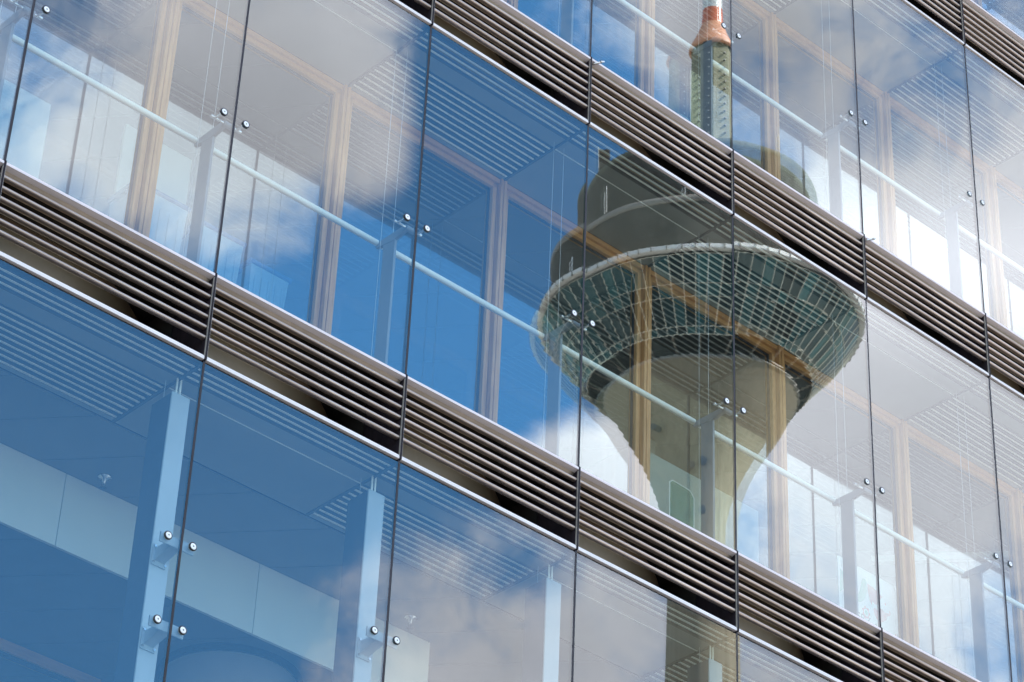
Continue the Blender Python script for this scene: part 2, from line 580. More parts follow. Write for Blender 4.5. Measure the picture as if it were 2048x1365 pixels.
def build_storey_glass(s, z0, z1, first, last):
    for u in range(first, last):
        tx, tz = TILT.get((s, u), (rnd.uniform(-.0006, .0006), rnd.uniform(-.0009, .0009)))
        me = glass_pane(W - 2 * G2, z1 - z0 - 0.026, bow=BOW.get((s, u), 0.0), seed=s * 100 + u + 7, ripple={(0, 3): 3.0, (0, 1): 1.8, (0, 2): 1.6, (1, 2): 0.4}.get((s, u), rnd.uniform(.3, 1.2)))
        link('glass_pane', me, bld, (u * W + G2, 0, z0 + 0.002), (tx, 0, tz))
    for u in range(first, last + 1):
        gk = cached(('joint_gasket', z1 - z0), lambda: MB().box(-0.0065, 0.0065, 0.001, 0.016, 0, z1 - z0 - .005, 'gasket').box(0.0068, 0.0086, 0.001, 0.013, 0, z1 - z0 - .005, 'soffit_edge'))
        link('joint_gasket', gk, bld, (u * W, 0, z0))


def soffit(u, s, zc, grate, window=True):
    """underside of the walkway above: three slats in front, a pale strip, then either a grating or a plain sheet"""
    y_end = 0.90
    b = MB()
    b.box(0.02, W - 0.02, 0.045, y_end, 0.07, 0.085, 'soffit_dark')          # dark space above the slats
    b.box(0.008, W - 0.008, 0.225, 0.352, -0.001, 0.012, 'soffit_white')     # pale strip
    b.box(0.008, W - 0.008, 0.221, 0.225, -0.002, 0.05, 'soffit_edge')
    b.box(-0.010, 0.010, 0.03, y_end, -0.006, 0.06, 'soffit_edge')           # cross rail on the joint line
    if grate:
        b.box(0.011, W - 0.011, 0.865, y_end, 0.0, 0.012, 'soffit_white')
    else:
        b.box(0.011, W - 0.011, 0.364, y_end, 0.0, 0.012, 'soffit_white')
        b.box(0.011, W - 0.011, 0.3545, 0.3625, -0.003, 0.03, 'slat_light')
    o = link('soffit_panel', b.mesh('soffit_panel') if ('sof', grate) not in CACHE else CACHE[('sof', grate)], bld, (u * W, 0, zc))
    CACHE[('sof', grate)] = o.data
    sl_ = cached('soffit_slat', lambda: MB().box(0.012, W - 0.012, -0.0075, 0.0075, 0.0, 0.004, 'slat_light').box(0.012, W - 0.012, -0.002, 0.002, 0.0052, 0.045, 'soffit_edge'))  # dark web paints the shade on the sides of each slat
    for y in (0.075, 0.130, 0.186):
        link('soffit_slat', sl_, o, (0, y, 0))
    if grate:
        for k in range(9):
            link('soffit_slat', sl_, o, (0, 0.388 + 0.0578 * k, 0))


def window(u, s, z0, zt):
    """timber window behind the walkway"""
    h = zt - z0

    def f():
        b = MB()
        y0, y1 = WIN_Y + 0.02, WIN_Y + 0.10
        b.box(0.036, 0.078, y0, y1, 0.03, h - 0.05, 'wood', .004)
        b.box(W - 0.078, W - 0.036, y0, y1, 0.03, h - 0.05, 'wood', .004)
        b.box(0.036, W - 0.036, y0, y1, 0.0, 0.055, 'wood_rail', .004)
        b.box(0.036, W - 0.036, y0, y1, h - 0.085, h - 0.045, 'wood_rail', .004)
        b.box(0.080, 0.088, y0 + .03, y0 + .05, 0.056, h - 0.087, 'gasket')
        b.box(W - 0.088, W - 0.080, y0 + .03, y0 + .05, 0.056, h - 0.087, 'gasket')
        b.box(0.088, W - 0.088, y0 + .03, y0 + .05, h - 0.096, h - 0.087, 'gasket')
        return b
    o = link('window_frame', cached(('window_frame', h), f), bld, (u * W, 0, z0))

    def p():
        b = MB()
        r = random.Random(3)
        b.add([(0.079, WIN_Y + .062, .056), (W - .079, WIN_Y + .062, .056), (W - .079, WIN_Y + .062, h - .086), (.079, WIN_Y + .062, h - .086)], [(0, 1, 2, 3)], 'glass_window')
        b.add([(0.079, WIN_Y + .086, .056), (W - .079, WIN_Y + .086, .056), (W - .079, WIN_Y + .086, h - .086), (.079, WIN_Y + .086, h - .086)], [(3, 2, 1, 0)], 'glass_back')
        return b
    link('window_pane', cached(('window_pane', h), p), o, (0, 0, 0), (rnd.uniform(-.001, .001), 0, rnd.uniform(-.001, .001)))

    def hd():
        b = MB()
        b.box(0.034, W - 0.034, WIN_Y, WIN_Y + 0.11, h - 0.043, h - 0.002, 'wood_rail', .003)
        return b
    link('window_head', cached(('window_head', h), hd), bld, (u * W, 0, z0))


def mullion(u, z0, zt):
    h = zt - z0

    def f():
        b = MB()
        b.box(-0.030, -0.003, WIN_Y - 0.015, WIN_Y + 0.12, 0, h - 0.001, 'wood', .004)
        b.box(0.003, 0.030, WIN_Y - 0.015, WIN_Y + 0.12, 0, h - 0.001, 'wood', .004)
        b.box(-0.003, 0.003, WIN_Y + 0.0, WIN_Y + 0.10, 0, h - 0.001, 'wood_groove')
        b.box(-0.0355, -0.0305, WIN_Y + 0.03, WIN_Y + 0.10, 0, h - 0.05, 'wood_groove')
        b.box(0.0305, 0.0355, WIN_Y + 0.03, WIN_Y + 0.10, 0, h - 0.05, 'wood_groove')
        return b
    link('timber_mullion', cached(('timber_mullion', h), f), bld, (u * W, 0, z0))


def button(parent, x, z, y=-0.004):
    def f():
        b = MB()
        prof = [(0.0, -0.006), (0.004, -0.0062), (0.0042, -0.0045), (0.006, -0.0062), (0.0180, -0.0060), (0.0195, -0.0045)]
        b.lathe([(r, -zz) for r, zz in prof], 'button_white', 24)
        b.lathe([(0.0195, 0.0045), (0.0250, 0.0045), (0.0265, 0.002), (0.0265, -0.003), (0.0, -0.003)], 'rubber', 24)
        b.add([(0.0045 * math.cos(a * math.pi / 4), 0.0045 * math.sin(a * math.pi / 4), 0.0066) for a in range(8)], [tuple(range(8))], 'rubber')
        return b
    return link('glass_button', cached('glass_button', f), parent, (x, y, z), (math.pi / 2, 0, 0))


def bracket(u, z0):
    """flat steel post with arm, cross bar and two buttons that hold the glass; local origin on the joint"""
    zb = 1.197
    b = MB()
    b.box(-0.010, 0.010, 0.205, 0.325, 0.0, zb - 0.01, 'steel_paint', .002)
    o = link('guard_post', b.mesh('guard_post') if ('post',) not in CACHE else CACHE[('post',)], bld, (u * W, 0, z0))
    CACHE[('post',)] = o.data
    ar = cached('support_arm', lambda: MB().prismx([(0.10, zb - 0.008), (0.10, zb + 0.036), (0.40, zb + 0.034), (0.40, zb - 0.004), (0.22, zb - 0.030)], -0.0125, 0.0125, 'steel_paint'))
    link('support_arm', ar, o)
    cb = cached('cross_bar', lambda: MB().tube((-0.012, 0.098, zb + .012), (0.062, 0.098, zb + .012), 0.020, 'steel_paint', 14)
                .tube((-0.105, 0.094, zb + .010), (-0.012, 0.098, zb + .012), 0.0095, 'stainless', 8)
                .tube((0.062, 0.098, zb + .012), (0.105, 0.094, zb + .010), 0.0095, 'stainless', 8)
                .tube((-0.118, 0.094, zb + .010), (-0.100, 0.094, zb + .010), 0.012, 'stainless', 10)
                .tube((0.100, 0.094, zb + .010), (0.118, 0.094, zb + .010), 0.012, 'stainless', 10))
    link('cross_bar', cb, o)
    for x in (-0.0856, 0.0856):
        sb = cached('standoff', lambda: MB().tube((0, 0.095, zb + .010), (0, 0.018, zb), 0.009, 'stainless', 8).tube((0, 0.020, zb), (0, 0.0145, zb), 0.017, 'stainless', 12))
        link('standoff', sb, o, (x, 0, 0))
        button(o, x, zb)


def cables(u, z0, h):
    cb = cached(('guide_cable', h), lambda: MB().tube((0, 0, 0), (0, 0, h), 0.0015, 'cable', 6))
    for x in (-0.052, 0.046):
        link('guide_cable', cb, bld, (u * W + x, 0.30, z0))


def handrail(u, z0):
    hr = cached('handrail', lambda: MB().tube((0.0130, 0.39, 1.232), (W - 0.0130, 0.39, 1.232), 0.0215, 'rail_paint', 20))
    link('handrail', hr, bld, (u * W, 0, z0))


# ceilings inside: boards laid askew, with open joints
def clip_poly(poly, fn):
    out = []
    for i in range(len(poly)):
        a, b_ = poly[i], poly[(i + 1) % len(poly)]
        fa, fb = fn(a), fn(b_)
        if fa >= 0:
            out.append(a)
        if (fa >= 0) != (fb >= 0):
            t = fa / (fa - fb)
            out.append((a[0] + (b_[0] - a[0]) * t, a[1] + (b_[1] - a[1]) * t))
    return out


def ceiling_boards(z, x0, x1, y0, y1, pitch=0.467, off=0.974, gap=0.005):
    nx, ny = 0.768, 0.64
    k0 = int(((x0 * nx + y0 * ny) - off) / pitch) - 1
    k1 = int(((x1 * nx + y1 * ny) - off) / pitch) + 2
    for k in range(k0, k1):
        a, b_ = off + k * pitch + gap, off + (k + 1) * pitch - gap
        poly = [(x0, y0), (x1, y0), (x1, y1), (x0, y1)]
        poly = clip_poly(poly, lambda p: p[0] * nx + p[1] * ny - a)
        if len(poly) > 2:
            poly = clip_poly(poly, lambda p: b_ - (p[0] * nx + p[1] * ny))
        if len(poly) < 3:
            continue
        n = len(poly)
        vs = [(x, y, 0) for x, y in poly] + [(x, y, 0.012) for x, y in poly]
        fs = [tuple(range(n)), tuple(range(n, 2 * n))[::-1]] + [(i, (i + 1) % n, n + (i + 1) % n, n + i) for i in range(n)]
        link('ceiling_panel', MB().add(vs, fs, 'ceiling').mesh('ceiling_panel'), bld, (0, 0, z))


XL, XR = U0 * W, U1 * W
# storey 0 (tall hall), 1, 2, 3
for s in (0, 1, 2):
    for u in range(U0, U1):
        build_band(u, s)
    for u in range(U0, U1 + 1):
        build_fin(u, s)
# storey keys for the panes: -1 hall, 0, 1, 2 above
build_storey_glass(-1, GZ - HB - 4.1, GZ - HB, U0, U1)
for s in (0, 1, 2):
    build_storey_glass(s, GZ + s * H, GZ + s * H + GH, U0, U1)
for s in (-1, 0, 1, 2):
    z0 = GZ + s * H
    zc = z0 + GH - 0.023
    for u in range(U0, U1):
        soffit(u, s, zc, u % 2 != 0)
        if s >= 0:
            window(u, s, z0, zc)
            handrail(u, z0)
    for u in range(U0, U1 + 1):
        if s >= 0:
            mullion(u, z0, zc)
            bracket(u, z0)
            cables(u, z0, GH - 0.03)
        else:
            cables(u, z0 - 0.6, GH + 0.57)
    # structure behind
    b = MB()
    b.box(XL, XR, 0.695, 0.89, zc + 0.09, z0 + H - 0.04, 'housing_dark')
    link('walkway_edge', b.mesh('walkway_edge'), bld)
    b = MB()
    b.box(XL, XR, 0.062, 0.895, z0 + H - 0.029, z0 + H - 0.004, 'room_floor')
    link('walkway_floor', b.mesh('walkway_floor'), bld)
    b = MB()
    b.box(XL, XR, 0.90, 8.0, zc + 0.016, z0 + H - 0.004, 'ceiling_gap')
    link('floor_slab', b.mesh('floor_slab'), bld)
    ceiling_boards(zc, XL, XR, 1.03 if s >= 0 else 0.93, 8.0)
# back wall and side walls of the rooms
b = MB()
b.box(XL, XR, 8.0, 8.2, GZ - 7.0, GZ + 3 * H, 'room_wall')
link('back_wall', b.mesh('back_wall'), bld)
for x in (XL - 0.22, XR + 0.02):
    b = MB()
    b.box(x, x + 0.2, -0.03, 8.2, 0, GZ + 3 * H + 0.6, 'granite')
    link('side_wall', b.mesh('side_wall'), bld)
b = MB()
b.box(XL - 0.3, XR + 0.3, -0.05, 8.3, GZ + 3 * H + 0.6, GZ + 3 * H + 0.9, 'roof_gravel')
link('roof', b.mesh('roof'), bld)
b = MB()
b.box(XL, XR, 0.0, 0.5, GZ + 3 * H, GZ + 3 * H + 0.6, 'fin')
link('parapet', b.mesh('parapet'), bld)
b = MB()
b.box(XL, XR, 0.0, 8.0, 0, GZ - HB - 4.13, 'granite')
link('plinth_wall', b.mesh('plinth_wall'), bld)
# intermediate partitions in the upper rooms
for s, xs in ((0, (-3.0, 6.2)), (1, (7.6,)), (2, (5.9, 9.1))):
    for x in xs:
        b = MB()
        b.box(x, x + 0.1, 2.6, 8.0, GZ + s * H, GZ + s * H + GH - 0.026, 'room_wall')
        link('partition_wall', b.mesh('partition_wall'), bld)

# hall storey: box columns with glass brackets, pale fascia beam, round column
zc0 = GZ - HB - 0.023
for u in range(U0, U1 + 1):
    def colf():
        b = MB()
        b.box(-0.060, 0.068, 0.200, 0.214, -4.1, -0.13, 'steel_pale', .003)
        b.box(-0.056, 0.064, 0.2145, 0.41, -4.1, -0.13, 'steel_shaded')  # column sides coloured darker for the shade beside the pale front
        return b
    col = link('steel_column', cached('steel_column', colf), bld, (u * W, 0, zc0))
    link('hanger_rod', cached('hanger_rod', lambda: MB().tube((-0.010, 0.24, -0.17), (-0.010, 0.24, 0.0), 0.006, 'slat_light', 8).tube((0.016, 0.24, -0.17), (0.016, 0.24, 0.0), 0.006, 'slat_light', 8)), col)
    for zz in (-1.8445, -2.3735, -3.3):
        def brf():
            b = MB()
            b.box(-0.115, 0.115, 0.030, 0.042, -0.032, 0.032, 'steel_pale', .003)
            b.prismx([(0.042, -0.026), (0.042, 0.022), (0.20, 0.022), (0.20, -0.060)], -0.034, 0.034, 'steel_pale')
            b.box(-0.05, 0.05, 0.190, 0.199, -0.085, 0.045, 'steel_pale')
            for x in (-0.040, 0.040):
                for zb_ in (-0.07, 0.03):
                    b.tube((x, 0.190, zb_), (x, 0.181, zb_), 0.008, 'stainless', 6)
            for x in (-0.0856, 0.0856):
                b.tube((x, 0.030, 0), (x, 0.0145, 0), 0.014, 'stainless', 10)
            return b
        br = link('glass_bracket', cached('glass_bracket', brf), col, (-0.018 + 0.01, 0, GZ + zz - zc0))
        # buttons are siblings of the bracket plate on the column
        button(col, -0.0856 - 0.01, GZ + zz - zc0)
        button(col, 0.0856 - 0.01, GZ + zz - zc0)
for k in range(-4, 2):
    x0 = 0.147 + 1.5305 * k
    if k < 1:
        x1 = x0 + 1.5305
    else:
        x1 = 3.16
    b = MB()
    b.box(x0 + 0.003, x1 - 0.003, 1.6, 1.622, -0.52, -0.002, 'fascia')
    link('fascia_panel', b.mesh('fascia_panel'), bld, (0, 0, zc0))
    if k == 1:
        b = MB()
        b.box(3.135, 3.157, 1.6225, 5.0, -0.52, -0.002, 'fascia')
        link('fascia_return', b.mesh('fascia_panel'), bld, (0, 0, zc0))
b = MB()
b.lathe([(0.48, -5.0), (0.48, -0.045)], 'plaster_column', 64).lathe([(0.48, -0.045), (0.515, -0.045), (0.515, -0.001)], 'housing_dark', 64)
link('round_column', b.mesh('round_column'), bld, (2.53, 3.02, zc0))
b = MB()
b.box(-4.0, 3.0, 3.6, 3.7, -1.44, -1.36, 'wood_rail')
b.box(-4.0, 3.0, 3.62, 3.66, -1.46, -1.44, 'gasket')
link('timber_transom', b.mesh('timber_transom'), bld, (-1.15, 0, GZ + 0.65))
# sprinklers
spr = cached('sprinkler', lambda: MB().lathe([(0.0, 0.0), (0.045, -0.001), (0.045, -0.008), (0.016, -0.014), (0.010, -0.045), (0.004, -0.05)], 'stainless', 16)
             .lathe([(0.0, -0.085), (0.026, -0.084), (0.026, -0.081), (0.0, -0.080)], 'dark_metal', 14)
             .tube((-0.012, 0, -0.045), (-0.012, 0, -0.082), 0.003, 'stainless', 6).tube((0.012, 0, -0.045), (0.012, 0, -0.082), 0.003, 'stainless', 6))
for p in ((0.337, 1.46, zc0), (2.834, 1.43, zc0), (-2.2, 1.46, zc0), (4.62, 1.32, GZ + H + GH - 0.023)):
    link('sprinkler', spr, bld, p)

# ------------------------------------------------------------------ things inside
F1 = GZ


def tub(x, y, z, w, d, h, label, rot=0.0):
    t = thing('storage_tub', label, 'storage tub', (x, y, z), (0, 0, rot), 'lidded tubs behind the window')
    b = MB()
    lo, hi = 0.84, 1.0
    vs = []
    for k, f in ((0, lo), (h, hi)):
        vs += [(-w / 2 * f, -d / 2 * f, k), (w / 2 * f, -d / 2 * f, k), (w / 2 * f, d / 2 * f, k), (-w / 2 * f, d / 2 * f, k)]
    b.add(vs, [(0, 1, 2, 3), (0, 4, 5, 1), (1, 5, 6, 2), (2, 6, 7, 3), (3, 7, 4, 0), (4, 7, 6, 5)], 'tub_plastic')
    for i in range(5):
        xx = (-0.36 + 0.18 * i) * w
        b.box(xx - .006, xx + .006, -d / 2 - .004, -d / 2 * .88, h * .1, h * .85, 'tub_plastic')
    link('tub_body', b.mesh('tub_body'), t)
    b = MB()
    b.box(-w / 2 - .015, w / 2 + .015, -d / 2 - .015, d / 2 + .015, h + .001, h + .035, 'tub_lid', .008)
    b.box(-w / 2 + .03, w / 2 - .03, -d / 2 + .03, d / 2 - .03, h + .0355, h + .05, 'tub_lid', .004)
    for sx in (-1, 1):
        b.box(sx * (w / 2 + .010) - .012, sx * (w / 2 + .010) + .012, -.05, .05, h - .03, h - .001, 'tub_lid')
    link('tub_lid', b.mesh('tub_lid'), t)
    return t


# a long table carries the tubs and the red crate
t = thing('work_table', 'white work table carrying blue tubs behind the leftmost windows', 'table', (0.75, 1.40, F1 - 0.004))
tb = MB()
tb.box(-0.75, 0.72, -0.30, 0.28, 0.70, 0.73, 'panel_pale', .004)
link('tabletop', tb.mesh('tabletop'), t)
lg = MB().box(-.02, .02, -.02, .02, 0, .699, 'steel_paint', .003).mesh('leg')
for x, y in ((-.7, -.24), (.67, -.24), (-.7, .24), (.67, .24)):
    link('leg', lg, t, (x, y, 0))
tub(0.30, 1.34, F1 + .727, 0.42, 0.30, 0.66, 'tall blue-lidded storage tub at the left end of the table')
tub(0.80, 1.34, F1 + .727, 0.36, 0.30, 0.62, 'pale blue storage tub in the middle of the row of three')
tub(1.22, 1.34, F1 + .727, 0.32, 0.30, 0.53, 'lowest storage tub, at the right end of the row of three')
cr_ = thing('red_crate', 'red cardboard crate standing behind the lidded tubs', 'crate', (1.25, 1.95, F1 - .004))
cb_ = MB()
cb_.box(-.3, .3, -.2, .2, 0, 1.62, 'red_box', .006)
link('crate_body', cb_.mesh('crate_body'), cr_)
cb_ = MB()
cb_.box(-.305, .305, -.205, .205, 1.6205, 1.68, 'red_box', .01)
cb_.box(-.12, .14, -.208, -.2055, 1.30, 1.38, 'paper_white')
link('crate_lid', cb_.mesh('crate_lid'), cr_)


def board(x0, x1, y, z1, label, ang=0.0):
    t = thing('display_board', label, 'board', ((x0 + x1) / 2, y, F1 - 0.004), (0, 0, ang), 'pale boards behind the windows')
    w = (x1 - x0) / 2
    b = MB()
    b.box(-w, w, 0, 0.025, 0.10, z1, 'panel_pale', .003)
    link('board_sheet', b.mesh('board_sheet'), t)
    b = MB()
    for sx in (-1, 1):
        b.box(sx * w * .8 - .02, sx * w * .8 + .02, -.15, .2, 0, .025, 'steel_paint')
        b.box(sx * w * .8 - .015, sx * w * .8 + .015, .0255, .05, .0255, z1 * .6, 'steel_paint')
    link('board_foot', b.mesh('board_foot'), t)
    return t


board(-1.45, -0.563, 1.3, 1.735, 'pale board with a small notice, behind the leftmost window')
board(0.27, 0.84, 1.74, 2.32, 'tall pale board behind the blue-lidded tub')
board(4.95, 6.15, 1.3, 1.590, 'cream board low behind the foot of the reflected tower shaft')
nt_ = thing('notice_sheet', 'small printed notice taped to the leftmost pale board', 'notice', (-1.13, 1.292, F1 + 0.93))
b = MB()
b.box(0, .30, 0, .003, 0, .36, 'paper_white')
for k in range(6):
    b.box(.03, .27 - .03 * (k % 3), -.0015, -.0002, .05 + .045 * k, .058 + .045 * k, 'print_grey')
link('sheet', b.mesh('sheet'), nt_)

# poster in the fifth bay
ps = thing('poster', 'white poster with green leaf and red shapes standing behind the window', 'poster', (6.72, 1.05, F1 + 0.30))
b = MB()
b.box(0.06, .745, 0, .006, 0, 1.06, 'paper_white')
link('poster_sheet', b.mesh('poster_sheet'), ps)


def pq(pts):
    return [((x - .055) * .75 + .25, (z - .5) * .72 + .73) for x, z in pts]


def flat(name, pts, mat):
    b = MB()
    b.prism(pq(pts), -.003, -.0004, mat)
    link(name, b.mesh(name), ps)


flat('printed_leaf', [(.055, .50), (.10, .505), (.16, .53), (.215, .59), (.245, .68), (.25, .80), (.235, .84), (.19, .835), (.165, .74), (.125, .63), (.07, .54)], 'print_green')
flat('printed_shape', [(.265, .80), (.40, .775), (.50, .735), (.455, .67), (.41, .60), (.375, .585), (.335, .615), (.325, .56), (.295, .60), (.275, .68)], 'print_red')
flat('printed_shape', [(.345, .52), (.375, .545), (.405, .52), (.435, .555), (.47, .575), (.53, .55), (.59, .56), (.61, .60), (.625, .57), (.60, .53), (.575, .52), (.545, .46), (.50, .42), (.465, .40), (.46, .35), (.445, .39), (.40, .41), (.365, .45)], 'print_red')
ring = [(.225 + (.055 + .010 * math.cos(7 * a)) * math.cos(a), .42 + (.07 + .012 * math.cos(7 * a)) * math.sin(a)) for a in [i * math.pi / 14 for i in range(28)]]
flat('printed_flower', ring, 'print_red')
b = MB()
b.prism(pq([(.225 + .036 * math.cos(i * math.pi / 8), .42 + .046 * math.sin(i * math.pi / 8)) for i in range(16)]), -.0045, -.0032, 'paper_white')
b.prism(pq([(.225 + .022 * math.cos(i * math.pi / 8), .42 + .030 * math.sin(i * math.pi / 8)) for i in range(16)]), -.006, -.0047, 'print_green')
link('flower_centre', b.mesh('flower_centre'), ps)
b = MB()
b.prism(pq([(.655, .26), (.69, .25), (.71, .29), (.70, .36), (.675, .33)]), -.003, -.0004, 'print_red')
b.prism(pq([(.53, .66), (.545, .64), (.56, .65), (.545, .68)]), -.003, -.0004, 'print_red')
link('printed_shape', b.mesh('printed_shape'), ps)
b = MB()
b.prism([(.075, .74), (.12, .78), (.13, .93), (.09, .95)], -.003, -.0004, 'print_green')
link('printed_shape', b.mesh('printed_shape'), ps)
for txt, x, z, sz in (('ERZ', .26, .575, .10), ('A', .46, .555, .10), ('OLL', .55, .53, .10)):
    fc = bpy.data.curves.new('lettering', 'FONT')
    fc.body = txt
    fc.size = sz
    fc.extrude = 0.0006
    fc.materials.append(MATS['print_grey'])
    fo = bpy.data.objects.new('lettering_curve', fc)
    COL.objects.link(fo)
    dg = bpy.context.evaluated_depsgraph_get()
    lm_ = bpy.data.meshes.new_from_object(fo.evaluated_get(dg))
    bpy.data.objects.remove(fo)
    link('lettering', lm_, ps, (x, -.0020, z), (math.pi / 2, 0, 0))

# clipped glass sheet standing in the walkway
cg = thing('glass_sheet', 'small greenish glass sheet with clipped top corners standing on the sill', 'glass sheet', (4.357, 0.50, F1 - 0.004))
b = MB()
b.prism([(0, 0), (.245, 0), (.245, .69), (.205, .735), (.03, .745), (0, .72)], 0, .004, 'glass_clear')
link('sheet', b.mesh('sheet'), cg)
b = MB()
pts = [(0, 0), (0, .72), (.03, .745), (.205, .735), (.245, .69), (.245, 0)]
for i in range(5):
    b.tube((pts[i][0], .002, pts[i][1]), (pts[i + 1][0], .002, pts[i + 1][1]), .0035, 'slat_light', 6)
link('polished_edge', b.mesh('polished_edge'), cg)

# shelf rack and round lamp in the storey above
rk = thing('shelf_rack', 'white wire rack standing behind the window left of the reflected mast', 'rack', (4.72, 1.32, GZ + H - 0.004))
b = MB()
for k in range(7):
    zz = 1.10 + 0.085 * k if k < 2 else 0.3 + (k - 2) * 0.18
    b.box(0, .62, 0, .02, zz, zz + .010, 'slat_light')
b.box(0, .015, 0, .02, 0, 1.35, 'slat_light')
b.box(.605, .62, 0, .02, 0, 1.35, 'slat_light')
for k in range(8):
    b.box(.05 + .07 * k, .053 + .07 * k, .005, .009, 1.11, 1.185, 'slat_light')
link('rack_frame', b.mesh('rack_frame'), rk)
lp = thing('desk_lamp', 'white round-headed lamp seen through the fourth upper window', 'lamp', (5.25, 1.35, GZ + H - .004))
b = MB()
b.lathe([(0, 0), (.12, 0), (.12, .02), (.015, .03), (.012, 1.45)], 'slat_light', 20)
link('lamp_stem', b.mesh('lamp_stem'), lp)
b = MB()
b.lathe([(0, .10), (.06, .095), (.12, .05), (.14, 0), (.10, -.03), (0, -.04)], 'antenna_white', 24)
link('lamp_head', b.mesh('lamp_head'), lp, (0.02, 0, 1.46), (0.3, 0.2, 0))

def pendant(x, y, z, ang, label):
    t = thing('pendant_lamp', label, 'lamp', (x, y, z), (0, 0, ang))
    b = MB()
    b.box(-.62, .62, -.035, .035, -.36, -.30, 'slat_light', .006)
    b.box(-.60, .60, -.025, .025, -.363, -.3605, 'antenna_white')
    link('lamp_housing', b.mesh('lamp_housing'), t)
    b = MB()
    for sx in (-.45, .45):
        b.tube((sx, 0, -.30), (sx, 0, 0), .003, 'steel_paint', 6)
    link('suspension_wire', b.mesh('suspension_wire'), t)


CZ = GH - 0.024
pendant(9.0, 1.75, GZ + CZ, -0.88, 'unlit linear pendant lamp hanging behind the windows beyond the poster')


def blind(u, s, drop, label):
    t = thing('venetian_blind', label, 'blind', (u * W, WIN_Y + 0.17, GZ + s * H + CZ))
    b = MB()
    b.box(.09, W - .09, 0, .05, -.05, -.001, 'slat_light', .004)
    link('head_box', b.mesh('head_box'), t)
    sm = cached('blind_slat', lambda: MB().add([(.1, 0, 0), (W - .1, 0, 0), (W - .1, .040, .014), (.1, .040, .014), (.1, 0, .001), (W - .1, 0, .001), (W - .1, .040, .015), (.1, .040, .015)], [(0, 1, 2, 3), (7, 6, 5, 4), (0, 4, 5, 1), (3, 2, 6, 7), (0, 3, 7, 4), (1, 5, 6, 2)], 'slat_light'))
    n = int(drop / .05)
    for k in range(n):
        link('blind_slat', sm, t, (0, 0, -.09 - .05 * k))
    b = MB()
    b.box(.1, W - .1, .005, .035, -.09 - .05 * n - .01, -.09 - .05 * n + .008, 'slat_light', .003)
    link('bottom_rail', b.mesh('bottom_rail'), t)


blind(5, 1, 1.15, 'half-lowered slatted blind behind a timber window of the upper storey')

# ------------------------------------------------------------------ the tower across the square (seen mirrored in the glass)
D = 240.0
AZ = math.radians(46.08)
TX = CP.x + D * math.sin(AZ)
TY = -(CP.y + D * math.cos(AZ))
HZ = CP.z
tower = thing('television_tower', 'concrete television tower with teal glass restaurant bowl and red-white antenna', 'tower', (TX, TY, 0))
# bearing of the building from the tower, for the side that shows
FACE = math.atan2(-CP.y - TY, CP.x - TX)
FA = (math.cos(FACE), math.sin(FACE))


def oval(vs, turn=0.0):
    """the head is a little wider across than it is deep"""
    out = []
    c_, s_ = math.cos(turn), math.sin(turn)
    for x, y, z in vs:
        x, y = x * c_ - y * s_, x * s_ + y * c_
        t = min(1.0, max(0.0, (z - HZ - 147.0) / 11.0))
        k = -0.12 * t * t * (3 - 2 * t) * (x * FA[0] + y * FA[1])
        out.append((x + FA[0] * k, y + FA[1] * k, z))
    return out


def turned(mb, name, parent, ang):
    keep = mb.v
    mb.v = oval(keep, ang)
    o = link(name, mb.mesh(name), parent)
    mb.v = keep
    return o


def lat(name, prof, mat, n=96, smooth=True):
    return turned(MB().lathe([(r, z + HZ) for r, z in prof], mat, n, smooth), name, tower, 0.0)


lat('shaft', [(6.6, -HZ), (5.0, 20), (4.3, 60), (3.9, 110), (3.75, 140), (3.85, 144), (4.4, 146.6), (5.2, 149.0), (6.2, 151.3), (7.2, 153.2), (8.2, 154.9), (9.3, 157.0), (10.2, 158.5)], 'tower_concrete')
lat('head_rim', [(10.2, 158.5), (10.35, 158.55), (10.35, 158.9), (8.7, 159.0)], 'tower_edge')
lat('recess', [(8.7, 159.0), (8.7, 161.2), (11.8, 161.3)], 'tower_void')
R = [(11.8, 160.5), (12.3, 161.2), (14.3, 163.7), (15.2, 164.8), (17.0, 167.4)]
NS = 76
# struts under the bowl
st = MB().tube((8.7, 0, 159.2 + HZ), (11.7, 0, 160.7 + HZ), .12, 'tower_edge', 6)
for i in range(24):
    turned(st, 'strut', tower, 2 * math.pi * i / 24)
ml = MB()
for a, b_ in zip(R[:-1], R[1:]):
    ml.tube((a[0] + .04, 0, a[1] + HZ), (b_[0] + .04, 0, b_[1] + HZ), .07, 'tower_mullion', 6)
for i in range(NS):
    turned(ml, 'mullion', tower, 2 * math.pi * i / NS)
for j, (r, z) in enumerate(R):
    rad = .08 if j in (0, 1) else .06
    lat('ring_beam', [(r - rad, z), (r + .02, z - rad), (r + .07, z), (r + .02, z + rad), (r - rad, z)], 'tower_mullion', NS, False)
for j in range(4):
    (r0, z0_), (r1, z1_) = R[j], R[j + 1]
    h_ = math.pi / NS
    tn = 0.02
    vs = []
    for off in (0, -.06):
        for (r, z) in ((r0, z0_), (r1, z1_)):
            for sgn in (-1, 1):
                vs.append(((r + off) * math.cos(h_ * sgn), (r + off) * math.sin(h_ * sgn), z + HZ))
    pm = MB().add(vs, [(0, 1, 3, 2), (4, 6, 7, 5), (0, 2, 6, 4), (1, 5, 7, 3), (2, 3, 7, 6), (0, 4, 5, 1)], 'tower_glass')
    far = MB()
    for i in range(NS):
        an = 2 * math.pi * (i + .5) / NS
        dl = (an - FACE + math.pi) % (2 * math.pi) - math.pi
        if abs(dl) < math.radians(122):
            turned(pm, 'glass_panel', tower, an)
        else:
            far.add(oval(vs, an), [(0, 1, 3, 2)], 'tower_glass')
    o = link('rear_glazing', far.mesh('rear_glazing'), tower)
    o['kind'] = 'stuff'
